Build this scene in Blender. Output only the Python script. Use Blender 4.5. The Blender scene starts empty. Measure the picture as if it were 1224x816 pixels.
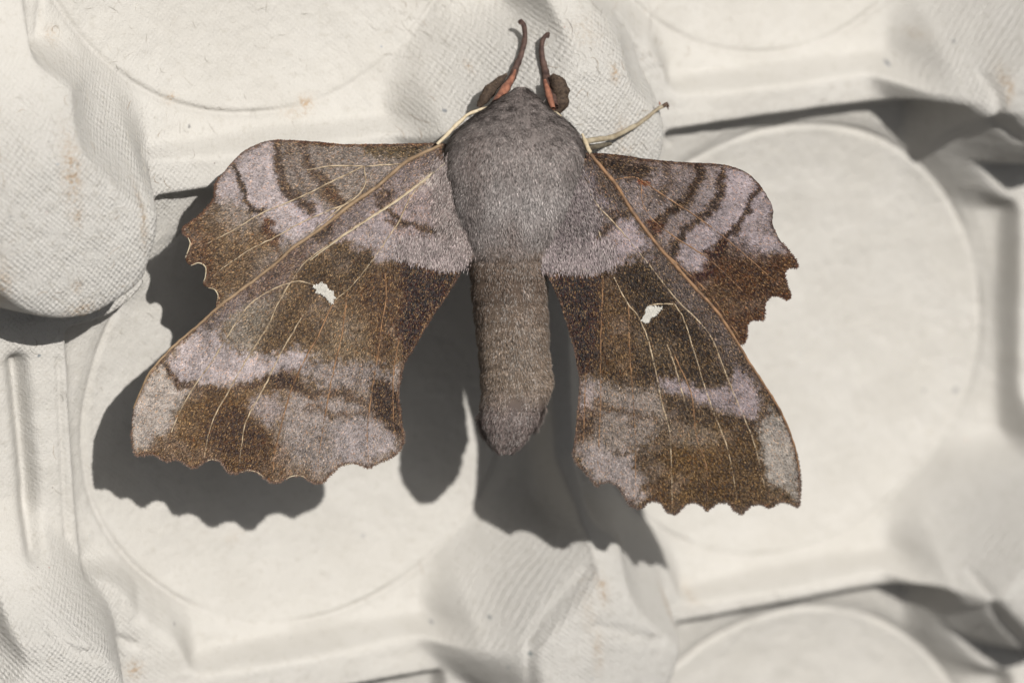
import bpy, math
import numpy as np
rng = np.random.default_rng(7)
sc = bpy.context.scene
C = sc.collection
S = 0.00008            # metres in one working unit (a 0.08 mm step)
D = 4600.0             # camera distance in working units
H = 195.0              # height of the tray's peaks

# ------------------------------------------------------------------ camera
TX, TY = .42, .34      # how far the camera leans to the tray's west and north
Zc = np.array([-TX, TY, 1.0]); Zc /= np.linalg.norm(Zc)
Yc = np.array([0, 1.0, 0]); Yc -= Yc @ Zc * Zc; Yc /= np.linalg.norm(Yc)
Xc = np.cross(Yc, Zc)
R = np.stack([Xc, Yc, Zc], 1)
def loc(px, py, Z=0.0):                      # a point of the moth's own frame
    k = (D - Z) / D
    return np.array([(px - 612) * k, (408 - py) * k, Z])
O = np.array([0, 0, H - (R @ loc(705, 165, -98))[2]])
CAM = O + R @ np.array([0, 0, D])
from mathutils import Matrix, Vector
cd = bpy.data.cameras.new('camera'); cam = bpy.data.objects.new('camera', cd); C.objects.link(cam)
cd.sensor_width = 36; cd.lens = 36 * D / 1224
cd.clip_start = 0.01; cd.clip_end = 20
M4 = Matrix([list(R[0]) + [0], list(R[1]) + [0], list(R[2]) + [0], [0, 0, 0, 1]])
cam.matrix_world = Matrix.Translation(Vector(CAM * S)) @ M4
cd.dof.use_dof = True; cd.dof.focus_distance = (D + 12) * S; cd.dof.aperture_fstop = 18.0
cd.dof.aperture_blades = 7
sc.camera = cam

# ------------------------------------------------------------------ light
SUN = np.array([.02, .575, 1.0]); SUN /= np.linalg.norm(SUN)
elev = math.asin(SUN[2]); azim = math.atan2(SUN[0], SUN[1])
w = bpy.data.worlds.new('World'); sc.world = w; w.use_nodes = True
nt = w.node_tree; nt.nodes.clear()
sky = nt.nodes.new('ShaderNodeTexSky'); sky.sky_type = 'NISHITA'; sky.sun_disc = False
sky.sun_elevation = elev; sky.sun_rotation = azim; sky.air_density = 0.7; sky.ozone_density = 0.3; sky.dust_density = 4.0
bg = nt.nodes.new('ShaderNodeBackground'); bg.inputs[1].default_value = 0.05
wo = nt.nodes.new('ShaderNodeOutputWorld')
hs = nt.nodes.new('ShaderNodeHueSaturation'); hs.inputs['Saturation'].default_value = .15   # the picture's white balance
nt.links.new(sky.outputs[0], hs.inputs['Color']); nt.links.new(hs.outputs[0], bg.inputs[0]); nt.links.new(bg.outputs[0], wo.inputs[0])
sl = bpy.data.lights.new('sun', 'SUN'); sl.energy = 5.0; sl.angle = math.radians(0.53); sl.color = (1.0, .965, .915)
so = bpy.data.objects.new('sun', sl); C.objects.link(so)
so.rotation_euler = Vector(-SUN).to_track_quat('-Z', 'Y').to_euler()
so.location = Vector(SUN * 0.6)
vs = sc.view_settings; vs.view_transform = 'Standard'; vs.look = 'None'; vs.exposure = 0.2; vs.gamma = 1; vs.use_curve_mapping = False
sc.cycles.use_denoising = True
sc.cycles.denoiser = 'OPENIMAGEDENOISE'; sc.cycles.denoising_prefilter = 'ACCURATE'
sc.cycles.max_bounces = 6; sc.cycles.diffuse_bounces = 3

# ------------------------------------------------------------------ small maths
def hash2(ix, iy, seed):
    n = (ix.astype(np.int64) * 374761393 + iy.astype(np.int64) * 668265263 + seed * 974634777) & 0x7fffffff
    n = ((n ^ (n >> 13)) * 1274126177) & 0x7fffffff
    return ((n ^ (n >> 16)) & 0xffff) / 65535.0
def noise(x, y, sc_, seed=0):
    x = x / sc_ + 1000; y = y / sc_ + 1000
    ix = np.floor(x); iy = np.floor(y); fx = x - ix; fy = y - iy
    fx = fx * fx * (3 - 2 * fx); fy = fy * fy * (3 - 2 * fy)
    a = hash2(ix, iy, seed); b = hash2(ix + 1, iy, seed); c = hash2(ix, iy + 1, seed); d = hash2(ix + 1, iy + 1, seed)
    return ((a * (1 - fx) + b * fx) * (1 - fy) + (c * (1 - fx) + d * fx) * fy) * 2 - 1
def fbm(x, y, s, seed=0, o=4):
    r = 0; a = 1; t = 0
    for k in range(o):
        r = r + a * noise(x, y, s / 2 ** k, seed + k * 17); t += a; a *= .55
    return r / t
def sstep(a, b, x):
    t = np.clip((x - a) / (b - a), 0, 1); return t * t * (3 - 2 * t)
def spline(pts, step=1.5, closed=False):
    P = np.array(pts, float); n = len(P); out = []
    rngi = range(n) if closed else range(n - 1)
    for i in rngi:
        p1 = P[i]; p2 = P[(i + 1) % n]
        p0 = P[i - 1] if (closed or i > 0) else 2 * p1 - p2
        p3 = P[(i + 2) % n] if (closed or i + 2 < n) else 2 * p2 - p1
        m = max(2, int(np.linalg.norm(p2 - p1) / step))
        t = (np.arange(m) / m)[:, None]
        out.append(.5 * (2 * p1 + (p2 - p0) * t + (2 * p0 - 5 * p1 + 4 * p2 - p3) * t * t + (3 * p1 - p0 - 3 * p2 + p3) * t ** 3))
    if not closed: out.append(P[-1:])
    return np.concatenate(out)
def near_seg(x, y, poly, closed=True):
    """distance to a polyline and the nearest point on it"""
    best = np.full(x.shape, 1e9); bx = x.copy(); by = y.copy()
    n = len(poly)
    for i in range(n if closed else n - 1):
        ax, ay = poly[i][:2]; cx, cy = poly[(i + 1) % n][:2]
        ux, uy = cx - ax, cy - ay; L2 = ux * ux + uy * uy + 1e-9
        t = np.clip(((x - ax) * ux + (y - ay) * uy) / L2, 0, 1)
        qx = ax + t * ux; qy = ay + t * uy
        d = (x - qx) ** 2 + (y - qy) ** 2
        m = d < best
        best = np.where(m, d, best); bx = np.where(m, qx, bx); by = np.where(m, qy, by)
    return np.sqrt(best), bx, by
def inside(x, y, poly):
    r = np.zeros(x.shape, bool); n = len(poly)
    for i in range(n):
        ax, ay = poly[i]; bx, by = poly[(i + 1) % n]
        c = (ay > y) != (by > y)
        xx = (bx - ax) * (y - ay) / (by - ay if by != ay else 1e-9) + ax
        r ^= c & (x < xx)
    return r
def lin(c):
    c = np.array(c, float) / 255
    return np.where(c <= .04045, c / 12.92, ((c + .055) / 1.055) ** 2.4) * .60    # reflectance, from the tone it shows in full sun

# ------------------------------------------------------------------ objects
def link(name, me, mat=None, parent=None):
    o = bpy.data.objects.new(name, me); C.objects.link(o)
    if mat is not None: me.materials.append(mat)
    if parent is not None: o.parent = parent
    return o
def mesh(name, V, F, smooth=True, col=None, attrs=None):
    """F: array (n,4) or (n,3), or a list of such arrays"""
    me = bpy.data.meshes.new(name)
    V = np.asarray(V, np.float32)
    Fs = F if isinstance(F, list) else [F]
    Fs = [np.asarray(f, np.int32) for f in Fs if len(f)]
    loops = np.concatenate([f.ravel() for f in Fs]); sizes = np.concatenate([np.full(len(f), f.shape[1]) for f in Fs])
    me.vertices.add(len(V)); me.vertices.foreach_set('co', V.ravel())
    me.loops.add(len(loops)); me.loops.foreach_set('vertex_index', loops.astype(np.int32))
    me.polygons.add(len(sizes))
    st = np.concatenate([[0], np.cumsum(sizes)[:-1]]).astype(np.int32)
    me.polygons.foreach_set('loop_start', st)
    me.polygons.foreach_set('use_smooth', np.full(len(sizes), smooth))
    me.update(calc_edges=True)
    if col is not None:
        a = me.color_attributes.new('Col', 'FLOAT_COLOR', 'POINT')
        a.data.foreach_set('color', np.concatenate([col, np.ones((len(col), 1))], 1).astype(np.float32).ravel())
    for k, v in (attrs or {}).items():
        a = me.attributes.new(k, 'FLOAT', 'POINT'); a.data.foreach_set('value', np.asarray(v, np.float32))
    return me

def new_mat(name):
    m = bpy.data.materials.new(name); m.use_nodes = True
    n = m.node_tree; b = n.nodes['Principled BSDF']
    return m, n, b
def N(n, t, **k):
    x = n.nodes.new(t)
    for a, v in k.items(): setattr(x, a, v)
    return x

# ================================================================== TRAY
LO = np.array([-181.0, -166.8]); LU = np.array([700.1, 13.2]); LV = np.array([-23.4, 675.0])
INV = np.linalg.inv(np.stack([LU, LV], 1))
peak_shift = {(1, 0): (-46, 20), (1, -1): (-26, 4), (-1, 0): (42, -8), (0, 0): (-4, 20), (0, -1): (6, 14), (-1, -1): (-36, 62)}
cup_shift = {(0, 0): (22, 10, 288.), (1, 0): (0, 0, 300.), (0, 1): (0, 0, 286.), (1, 1): (0, 0, 280.), (1, -1): (0, 0, 300.), (-1, 0): (-50, 0, 284.), (-1, 1): (-24, 0, 284.)}
grooves = []           # (polyline in tray units, depth, width)
def tray_h(x, y, detail=True):
    ab = np.tensordot(INV, np.stack([x - LO[0], y - LO[1]]), 1)
    i = np.round(ab[0]); j = np.round(ab[1])
    cx = LO[0] + i * LU[0] + j * LV[0]; cy = LO[1] + i * LU[1] + j * LV[1]
    Rf = np.full(x.shape, 290.0)
    for (ki, kj), (ux, uy, rr) in cup_shift.items():
        m = (i == ki) & (j == kj); cx = np.where(m, cx + ux, cx); cy = np.where(m, cy + uy, cy); Rf = np.where(m, rr, Rf)
    wx = 8 * noise(x, y, 260, 3); wy = 8 * noise(x, y, 260, 4)
    dc = np.hypot(x - cx + wx, y - cy + wy)
    q = np.clip(dc / Rf, 0, 1.05)
    floor = -22 + 26 * q ** 3.0
    wall = dc - Rf
    ex = (x - cx) / (dc + 1); ey = (y - cy) / (dc + 1)
    hid = np.clip(.62 * ey - .78 * ex, -.25, 1)               # the mould releases towards one corner: its south and east faces are the steep ones
    dn = (y - cy) - 20 * (x - cx) / 700.; dw = -(x - cx) - 24 * (y - cy) / 675.
    m1 = 1 - sstep(178, 215, np.abs(x - cx + 18)); m2 = 1 - sstep(150, 200, np.abs(y - cy))
    wn = np.where(dn > 0, m1, 0); ww_ = np.where(dw > 0, m2, 0); we = np.where(dw < 0, m2, 0); wsd = np.where(dn < 0, 1 - sstep(150, 200, np.abs(x - cx)), 0)
    far = np.abs(dn) > np.abs(dw)
    wn = wn * far; wsd = wsd * far; ww_ = ww_ * ~far; we = we * ~far
    slope = 1.55 + 3.4 * sstep(.1, .75, hid) + 2.2 * sstep(.80, .98, ey) + 1.2 * sstep(.8, .98, -ex)
    up = slope * (np.sqrt(wall ** 2 + 7 ** 2) + wall) / 2          # soft start of the wall
    def strt(l, sl): return sl * (np.sqrt(l ** 2 + 4 ** 2) + l) / 2 + .30 * (np.sqrt(wall ** 2 + 49) + wall) / 2
    for wt, l, sl in ((wn, dn - (Rf + 24), 6.0), (ww_, dw - (Rf + 22), 6.0), (we, -dw - (Rf + 18), 4.2), (wsd, -dn - (Rf + 10), 2.6)):
        up = up * (1 - wt) + strt(l, sl) * wt
    hc = floor + up; hc = hc + 40 * sstep(150, 60, dc * 0 + np.hypot(np.abs(np.abs(ab[0] - i) - .5), np.abs(np.abs(ab[1] - j) - .5)) * 690)
    # the crown: height allowed at this distance from the nearest post
    dp = np.full(x.shape, 1e9); cosn = np.zeros(x.shape)
    pi = np.floor(ab[0]); pj = np.floor(ab[1])
    for a in (-1, 0, 1):
        for b in (-1, 0, 1):
            I = pi + a; J = pj + b
            sx = np.zeros(x.shape); sy = np.zeros(x.shape)
            for (ki, kj), (ux, uy) in peak_shift.items():
                m = (I == ki) & (J == kj); sx = np.where(m, ux, sx); sy = np.where(m, uy, sy)
            qx = LO[0] + (I + .5) * LU[0] + (J + .5) * LV[0] + sx; qy = LO[1] + (I + .5) * LU[1] + (J + .5) * LV[1] + sy
            d = np.hypot(x - qx, y - qy); cn = ((y - qy) * .80 - (x - qx) * .60) / (d + 1)
            cosn = np.where(d < dp, cn, cosn); dp = np.minimum(dp, d)
    dp = dp + 6 * noise(x, y, 90, 9) + 2 * noise(x, y, 30, 10)
    t = dp - 103
    fall = (np.sqrt(t ** 2 + 5 ** 2) + t) / 2
    cap = H + 3 - 7 * (np.clip(dp, 0, 110) / 100) ** 2 - (.85 + 4.4 * (1 - sstep(-.85, .95, cosn))) * fall
    low = 60 + 6 * noise(x, y, 200, 21)
    k = 6
    cap = (cap + low + np.sqrt((cap - low) ** 2 + (2 * k) ** 2)) / 2
    cap = np.minimum(cap, H + 5)
    k = 4.0
    h = (cap + hc - np.sqrt((cap - hc) ** 2 + 4 * k * k)) / 2
    if detail:
        h = h - 7 * np.exp(-((dc - Rf + 4) / 4.0) ** 2) * (0.6 + .5 * noise(x, y, 70, 31))
        h = h + 3.2 * fbm(x, y, 120, 40, 3) + 1.5 * fbm(x, y, 34, 50, 3) + .5 * noise(x, y, 7, 60)
        for poly, dep, wd in grooves:
            bb = (x > poly[:, 0].min() - 4 * wd) & (x < poly[:, 0].max() + 4 * wd) & (y > poly[:, 1].min() - 4 * wd) & (y < poly[:, 1].max() + 4 * wd)
            if bb.any():
                dd, _, _ = near_seg(x[bb], y[bb], poly, False)
                h[bb] -= dep * np.exp(-(dd / wd) ** 2)
    return h, dc - Rf, dp
def on_tray(px, py):
    """where the line of sight through a picture point meets the tray"""
    d = R @ loc(px, py, 0) + O - CAM
    zs = np.linspace(H + 20, -80, 400)
    t = (zs - CAM[2]) / d[2]
    X = CAM[0] + d[0] * t; Y = CAM[1] + d[1] * t
    h, _, _ = tray_h(X, Y, False)
    k = np.argmax(h >= zs)
    return np.array([X[k], Y[k]])
def groove(pts, dep, wd):
    grooves.append((spline([on_tray(*p) for p in pts], 6), dep, wd))
g_list = [([(636, 830), (634, 790), (640, 760), (664, 728), (690, 700), (706, 682)], 8, 5),
          ([(635, 765), (600, 752), (560, 752)], 3, 6),
          ([(166, 225), (175, 262), (178, 300)], 2.5, 3),
          ([(20, 436), (28, 520), (34, 590), (42, 660)], 26, 11),
          ([(60, 752), (90, 778), (125, 783), (160, 770)], 5, 5),
          ([(110, 650), (160, 690), (165, 740)], 3, 8),
          ([(48, 0), (50, 62)], 4, 5),
          ([(1168, 690), (1195, 735), (1224, 780)], 9, 6),
          ([(1180, 95), (1195, 140), (1224, 168)], 9, 6),
          ([(820, 84), (940, 90), (1070, 76)], 2.5, 6),
          ([(250, 768), (380, 772), (520, 750)], 3, 8),
          ([(70, 430), (80, 640)], 4, 4),
          ([(640, 84), (700, 72), (740, 74)], 3, 4),
          ([(745, 95), (770, 120), (800, 170)], 2, 4),
          ([(715, 748), (770, 760), (820, 742)], 2.5, 6)]
for g in g_list: groove(*g)

def axis(lo, hi, flo, fhi, fine, coarse):
    a = [np.arange(lo, flo, coarse), np.arange(flo, fhi, fine), np.arange(fhi, hi + coarse * .5, coarse)]
    return np.concatenate(a)
xs = axis(-1260, 1560, -800, 900, 2.7, 11.0); ys = axis(-1800, 1640, -800, 800, 2.7, 11.0)
GX, GY = np.meshgrid(xs, ys)
hh, wl, dpk = tray_h(GX, GY)
nx, ny = len(xs), len(ys)
def grid_faces(nx, ny):
    i = np.arange(nx - 1); j = np.arange(ny - 1); I, J = np.meshgrid(i, j); a = (J * nx + I).ravel()
    return np.stack([a, a + 1, a + 1 + nx, a + nx], 1)
stain = np.zeros(GX.shape)
stains = [(86, 205, 9, 30, 1), (92, 258, 6, 12, .7), (172, 262, 4, 26, .9), (4, 345, 8, 28, .8), (96, 372, 13, 8, 1), (92, 342, 5, 7, .8), (107, 365, 4, 6, 1),
          (735, 88, 5, 9, 1), (742, 158, 8, 14, .6), (745, 180, 12, 8, .5), (722, 706, 6, 14, 1), (715, 778, 5, 20, .9), (798, 724, 5, 14, .9), (160, 800, 9, 10, 1),
          (365, 123, 8, 7, 1), (355, 134, 14, 5, .5), (205, 118, 6, 5, .8), (1206, 105, 6, 18, 1), (560, 80, 3, 5, .8), (500, 300, 3, 3, .5), (60, 40, 8, 8, .4),
          (1095, 40, 8, 5, .4), (280, 640, 10, 6, .3), (700, 40, 20, 15, .3), (820, 705, 8, 10, .4), (705, 735, 8, 20, .4)]
for px, py, rx, ry, a in stains:
    q = on_tray(px, py)
    d = ((GX - q[0]) / rx / 1.05) ** 2 + ((GY - q[1]) / ry / 1.05) ** 2
    stain = np.maximum(stain, a * np.exp(-d * .8))
speck = np.zeros((*GX.shape, 3)); spk = np.zeros(GX.shape)
for px, py, r, c in [(1060, 75, 5, (70, 85, 105)), (1142, 466, 7, (150, 150, 150)), (1104, 466, 5, (160, 158, 155)), (585, 737, 4, (80, 95, 100)), (636, 783, 4, (60, 100, 105)), (608, 797, 3, (80, 110, 120)),
                     (226, 151, 4, (120, 115, 110)), (531, 132, 4, (110, 120, 130)), (208, 745, 3.5, (130, 130, 130)), (12, 259, 3, (50, 48, 46)), (113, 259, 3, (60, 56, 52)), (56, 254, 3, (150, 70, 60)),
                     (69, 197, 3, (110, 150, 190)), (1140, 50, 4, (140, 140, 140)), (516, 743, 4, (150, 150, 150)), (47, 425, 4, (90, 110, 120)), (434, 640, 5, (190, 188, 185)), (320, 215, 3, (70, 66, 60))]:
    q = on_tray(px, py); r *= .72
    d = np.exp(-((GX - q[0]) ** 2 + (GY - q[1]) ** 2) / r ** 2 * 1.2)
    m = d > spk; spk = np.maximum(spk, d); speck[m] = lin(c) * .6 + .12
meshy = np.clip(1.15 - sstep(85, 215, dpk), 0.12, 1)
V = np.stack([GX.ravel(), GY.ravel(), hh.ravel()], 1)
F = grid_faces(nx, ny)
# skirt: the moulded rim turned down to the table
rim = np.concatenate([np.arange(nx), np.arange(1, ny) * nx + nx - 1, (ny - 1) * nx + np.arange(nx - 2, -1, -1), np.arange(ny - 2, 0, -1) * nx])
b0 = len(V); VB = V[rim].copy(); VB[:, 2] = -75
V = np.concatenate([V, VB]); k = len(rim); i = np.arange(k)
F = np.concatenate([F, np.stack([rim[i], b0 + i, b0 + (i + 1) % k, rim[(i + 1) % k]], 1)])
pad = lambda a: np.concatenate([a.ravel(), np.zeros(k)])

m, n, b = new_mat('moulded_pulp'); tray_mat = m
tc = N(n, 'ShaderNodeTexCoord')
mp = N(n, 'ShaderNodeMapping'); mp.inputs['Scale'].default_value = (1 / S, 1 / S, 1 / S)     # working units
n.links.new(tc.outputs['Object'], mp.inputs[0])
def tex(kind, scale, src=None, **kw):
    t = N(n, kind); n.links.new((src or mp.outputs[0]), t.inputs['Vector']); t.inputs['Scale'].default_value = scale
    for a, v in kw.items(): t.inputs[a].default_value = v
    return t
def math_(op, a, b_=None, c=None, nn=None):
    nn = nn or n
    x = N(nn, 'ShaderNodeMath', operation=op)
    for s, v in zip(x.inputs, (a, b_, c)):
        if v is None: continue
        if isinstance(v, (int, float)): s.default_value = v
        else: nn.links.new(v, s)
    return x.outputs[0]
def mix_(f, a, b_, nn=None):
    nn = nn or n
    x = N(nn, 'ShaderNodeMix', data_type='RGBA')
    for s, v in ((x.inputs[0], f), (x.inputs[6], a), (x.inputs[7], b_)):
        if isinstance(v, (int, float)): s.default_value = v
        elif isinstance(v, (tuple, list)) or isinstance(v, np.ndarray): s.default_value = (*v, 1)
        else: nn.links.new(v, s)
    return x.outputs[2]
def attr(name, nn=None, out='Fac'):
    x = N(nn or n, 'ShaderNodeAttribute', attribute_name=name); return x.outputs[out]
def ramp(src, lo, hi):
    x = N(n, 'ShaderNodeMapRange'); x.interpolation_type = 'SMOOTHSTEP'
    n.links.new(src, x.inputs[0]); x.inputs[1].default_value = lo; x.inputs[2].default_value = hi
    return x.outputs[0]
big = tex('ShaderNodeTexNoise', .012, Detail=4.0, Roughness=.6)
mid = tex('ShaderNodeTexNoise', .11, Detail=5.0, Roughness=.65)
fin = tex('ShaderNodeTexNoise', .42, Detail=3.0, Roughness=.7)
col = mix_(ramp(big.outputs[0], .35, .65), (.394, .378, .349), (.417, .402, .375))
col = mix_(math_('MULTIPLY', attr('meshy'), .55), col, (.52, .508, .484))     # whiter pulp on the posts, brightness painted in against the relief's darkening
col = mix_(math_('MULTIPLY', ramp(mid.outputs[0], .52, .72), .45), col, (.33, .31, .275))
col = mix_(math_('MULTIPLY', ramp(fin.outputs[0], .56, .75), .35), col, (.34, .31, .27))
sn = tex('ShaderNodeTexNoise', .22, Detail=4.0, Roughness=.75)
sf = math_('MULTIPLY', attr('stain'), ramp(sn.outputs[0], .40, .62))
col = mix_(math_('MULTIPLY', sf, .75), col, (.30, .19, .09))
sf2 = math_('MULTIPLY', attr('stain'), ramp(fin.outputs[0], .60, .72))
col = mix_(math_('MULTIPLY', sf2, .8), col, (.16, .08, .03))
# stray dark, red and blue paper fibres
vor = tex('ShaderNodeTexVoronoi', .05)
vcol = N(n, 'ShaderNodeSeparateColor'); n.links.new(vor.outputs['Color'], vcol.inputs[0])
dot = math_('MULTIPLY', math_('LESS_THAN', vor.outputs['Distance'], math_('MULTIPLY', vcol.outputs[2], .07)), math_('GREATER_THAN', vcol.outputs[0], .72))
fcol = N(n, 'ShaderNodeValToRGB'); fcol.color_ramp.interpolation = 'CONSTANT'
cr = fcol.color_ramp; cr.elements[0].color = (.08, .06, .05, 1); cr.elements[1].position = .45; cr.elements[1].color = (.25, .14, .07, 1)
e = cr.elements.new(.75); e.color = (.10, .16, .24, 1); e = cr.elements.new(.9); e.color = (.35, .09, .06, 1)
n.links.new(vcol.outputs[1], fcol.inputs[0])
col = mix_(math_('MULTIPLY', dot, .5), col, fcol.outputs[0])
sa = attr('spk'); col = mix_(math_('MULTIPLY', ramp(sa, .25, .7), .9), col, attr('Col', out='Color'))
n.links.new(col, b.inputs['Base Color']); b.inputs['Roughness'].default_value = .95; b.inputs['Specular IOR Level'].default_value = .15
# pressed wire-mesh weave + paper grain as relief
wv = tex('ShaderNodeTexNoise', .006, Detail=1.0)
wv2 = N(n, 'ShaderNodeSeparateColor'); n.links.new(wv.outputs[1], wv2.inputs[0])
sep = N(n, 'ShaderNodeSeparateXYZ'); n.links.new(mp.outputs[0], sep.inputs[0])
wo_ = math_('MULTIPLY', wv2.outputs[0], 22.0); wo2_ = math_('MULTIPLY', wv2.outputs[1], 22.0)
u1 = math_('ADD', math_('ADD', math_('MULTIPLY', sep.outputs[0], .80), math_('MULTIPLY', sep.outputs[1], .86)), wo_)
v1 = math_('ADD', math_('ADD', math_('MULTIPLY', sep.outputs[0], -.95), math_('MULTIPLY', sep.outputs[1], .80)), wo2_)
weave = math_('ADD', math_('MULTIPLY', math_('SINE', u1), .5), math_('MULTIPLY', math_('SINE', v1), .5))
wn = tex('ShaderNodeTexNoise', .035, Detail=3.0)
weave = math_('MULTIPLY', weave, math_('MULTIPLY', attr('meshy'), ramp(wn.outputs[0], .30, .55)))
grain = tex('ShaderNodeTexNoise', .33, Detail=4.0, Roughness=.72)
mp2 = N(n, 'ShaderNodeMapping'); mp2.inputs['Scale'].default_value = (.5 / S, .06 / S, .3 / S); mp2.inputs['Rotation'].default_value = (0, 0, .7)
n.links.new(tc.outputs['Object'], mp2.inputs[0])
fib = tex('ShaderNodeTexNoise', 1.0, src=mp2.outputs[0], Detail=3.0, Distortion=1.2)
gr = math_('ADD', math_('MULTIPLY', grain.outputs[0], 1.5), math_('MULTIPLY', fib.outputs[0], .8))
hgt = math_('ADD', math_('MULTIPLY', weave, .85), math_('MULTIPLY', gr, math_('ADD', math_('MULTIPLY', attr('meshy'), 1.7), .6)))
bp = N(n, 'ShaderNodeBump'); bp.inputs['Strength'].default_value = 1.0; bp.inputs['Distance'].default_value = S * 1.0
n.links.new(hgt, bp.inputs['Height']); n.links.new(bp.outputs[0], b.inputs['Normal'])

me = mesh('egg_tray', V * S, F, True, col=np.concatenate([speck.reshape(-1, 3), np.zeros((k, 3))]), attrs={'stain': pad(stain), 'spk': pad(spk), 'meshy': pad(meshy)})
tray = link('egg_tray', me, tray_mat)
tray['label'] = 'off white moulded paper pulp egg tray with rounded posts and round cups under the moth'
tray['category'] = 'egg tray'
# paper fibres standing off the pulp
def tubes(paths, radii, seg=5, cols=None):
    """paths: list of (n,3); radii: list of arrays. One mesh's V, F, per-vertex colours"""
    Vs, Fs, Cs = [], [], []; off = 0
    for pi_, (P, r) in enumerate(zip(paths, radii)):
        P = np.asarray(P, float); nP = len(P); T = np.gradient(P, axis=0); T /= np.linalg.norm(T, axis=1)[:, None] + 1e-12
        up = np.array([0, 0, 1.0]); A = np.cross(T, up); A /= np.linalg.norm(A, axis=1)[:, None] + 1e-9; B = np.cross(A, T)
        th = np.arange(seg) / seg * 2 * np.pi
        ring = P[:, None] + np.asarray(r)[:, None, None] * (A[:, None] * np.cos(th)[None, :, None] + B[:, None] * np.sin(th)[None, :, None])
        Vs.append(ring.reshape(-1, 3))
        a = np.arange(nP - 1)[:, None] * seg; s = np.arange(seg)[None]
        Fs.append((off + np.stack([a + s, a + (s + 1) % seg, a + seg + (s + 1) % seg, a + seg + s], -1)).reshape(-1, 4))
        if cols is not None: Cs.append(np.repeat(np.asarray(cols[pi_], float).reshape(-1, 3) if np.ndim(cols[pi_]) > 1 else np.tile(cols[pi_], (nP, 1)), seg, 0))
        off += nP * seg
    return np.concatenate(Vs), np.concatenate(Fs), (np.concatenate(Cs) if cols is not None else None)
paths, rad, cols = [], [], []
for q in range(1700):
    x0, y0 = (rng.uniform(-760, 860), rng.uniform(-760, 760)) if q % 3 == 0 else ((-490, 170) + rng.normal(0, 120, 2) if q % 3 == 1 else rng.uniform((-50, 60), (330, 400)))
    a = rng.uniform(0, 6.28); L = rng.uniform(8, 26); kk = rng.normal(0, 2.0) / L; t = np.linspace(0, L, 6)
    X = x0 + np.cumsum(np.cos(a + kk * t)) * L / 6; Y = y0 + np.cumsum(np.sin(a + kk * t)) * L / 6
    paths.append(np.stack([X, Y, X * 0], 1)); rad.append(np.array([.12, .2, .24, .24, .2, .12]))
    cols.append(lin([(225, 220, 210), (232, 226, 215), (176, 150, 120), (120, 100, 85)][rng.choice(4, p=[.55, .36, .07, .02])]))
allP = np.concatenate(paths); hz, _, dq = tray_h(allP[:, 0], allP[:, 1])
kz = 0
for P in paths: P[:, 2] = hz[kz:kz + 6] + .2 + rng.uniform(0, 1.2) * np.array([0, .6, 1, 1, .6, 0]); kz += 6
v_, f_, c_ = tubes(paths, rad, 3, cols)
m, n, b = new_mat('paper_fibre'); n.links.new(attr('Col', n, 'Color'), b.inputs['Base Color']); b.inputs['Roughness'].default_value = .9
fo = link('paper_fibre', mesh('paper_fibre', v_ * S, f_, True, col=c_), m, tray); fo['kind'] = 'stuff'

# the table under the tray
gm, n, b = new_mat('table_wood'); b.inputs['Base Color'].default_value = (.30, .25, .20, 1); b.inputs['Roughness'].default_value = .7
tc = N(n, 'ShaderNodeTexCoord'); wt = N(n, 'ShaderNodeTexNoise'); wt.inputs['Scale'].default_value = 30; n.links.new(tc.outputs['Object'], wt.inputs[0])
n.links.new(mix_(wt.outputs[0], (.24, .19, .14), (.36, .30, .23), n), b.inputs['Base Color'])
gz = -76 * S
g = link('ground', mesh('ground', [(-2, -2, gz), (2, -2, gz), (2, 2, gz), (-2, 2, gz)], np.array([[0, 1, 2, 3]]), False), gm); g['kind'] = 'structure'

# ================================================================== MOTH
base = loc(612, 230, -55)
root = bpy.data.objects.new('moth', None); C.objects.link(root)
root.empty_display_size = .01
root.matrix_world = Matrix.Translation(Vector((O + R @ base) * S)) @ M4
root['label'] = 'large grey brown hawk moth with scalloped wings spread, resting on the egg tray'
root['category'] = 'moth'
def lc(px, py, Z):          # arrays -> moth local coordinates, working units
    px = np.asarray(px, float); py = np.asarray(py, float); Z = np.asarray(Z, float) + 0 * px
    kk = (D - Z) / D
    return np.stack([(px - 612) * kk, (408 - py) * kk, Z], -1) - base

# ---- wing surface heights
def z_fl(x, y):      # left forewing
    along = ((x - 530) * -.745 + (y - 185) * .667)              # along the costa
    off = ((x - 530) * .667 + (y - 185) * .745)                 # away from the costa
    return 22 + .14 * (530 - x) - .235 * (y - 185) + 7 * np.sin(np.clip(off, 0, 260) / 260 * np.pi) + 3 * noise(x, y, 60, 71) + 2.2 * np.sin(off / 19 + .01 * along)
def z_fr(x, y):      # right forewing
    off = ((x - 705) * -.85 + (y - 185) * .52); along = ((x - 705) * .52 + (y - 185) * .85)
    return 22 - .31 * (y - 185) + .02 * (x - 705) + 7 * np.sin(np.clip(off, 0, 260) / 260 * np.pi) + 3 * noise(x, y, 60, 72) + 2.2 * np.sin(off / 19 + .01 * along)
def z_hl(x, y):
    s = np.hypot(x - 535, y - 190); return -6 + .14 * (530 - x) - .17 * (y - 185) + 4 * np.sin((x + y) / 26) * np.clip(s / 150, 0, 1) + 2 * noise(x, y, 40, 73)
def z_hr(x, y):
    s = np.hypot(x - 700, y - 190); return -8 - .33 * (y - 185) + .06 * (x - 705) + 3.0 * np.sin((x - y * .9) / 24) * np.clip(s / 120, 0, 1) + 2 * noise(x, y, 40, 74)

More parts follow.
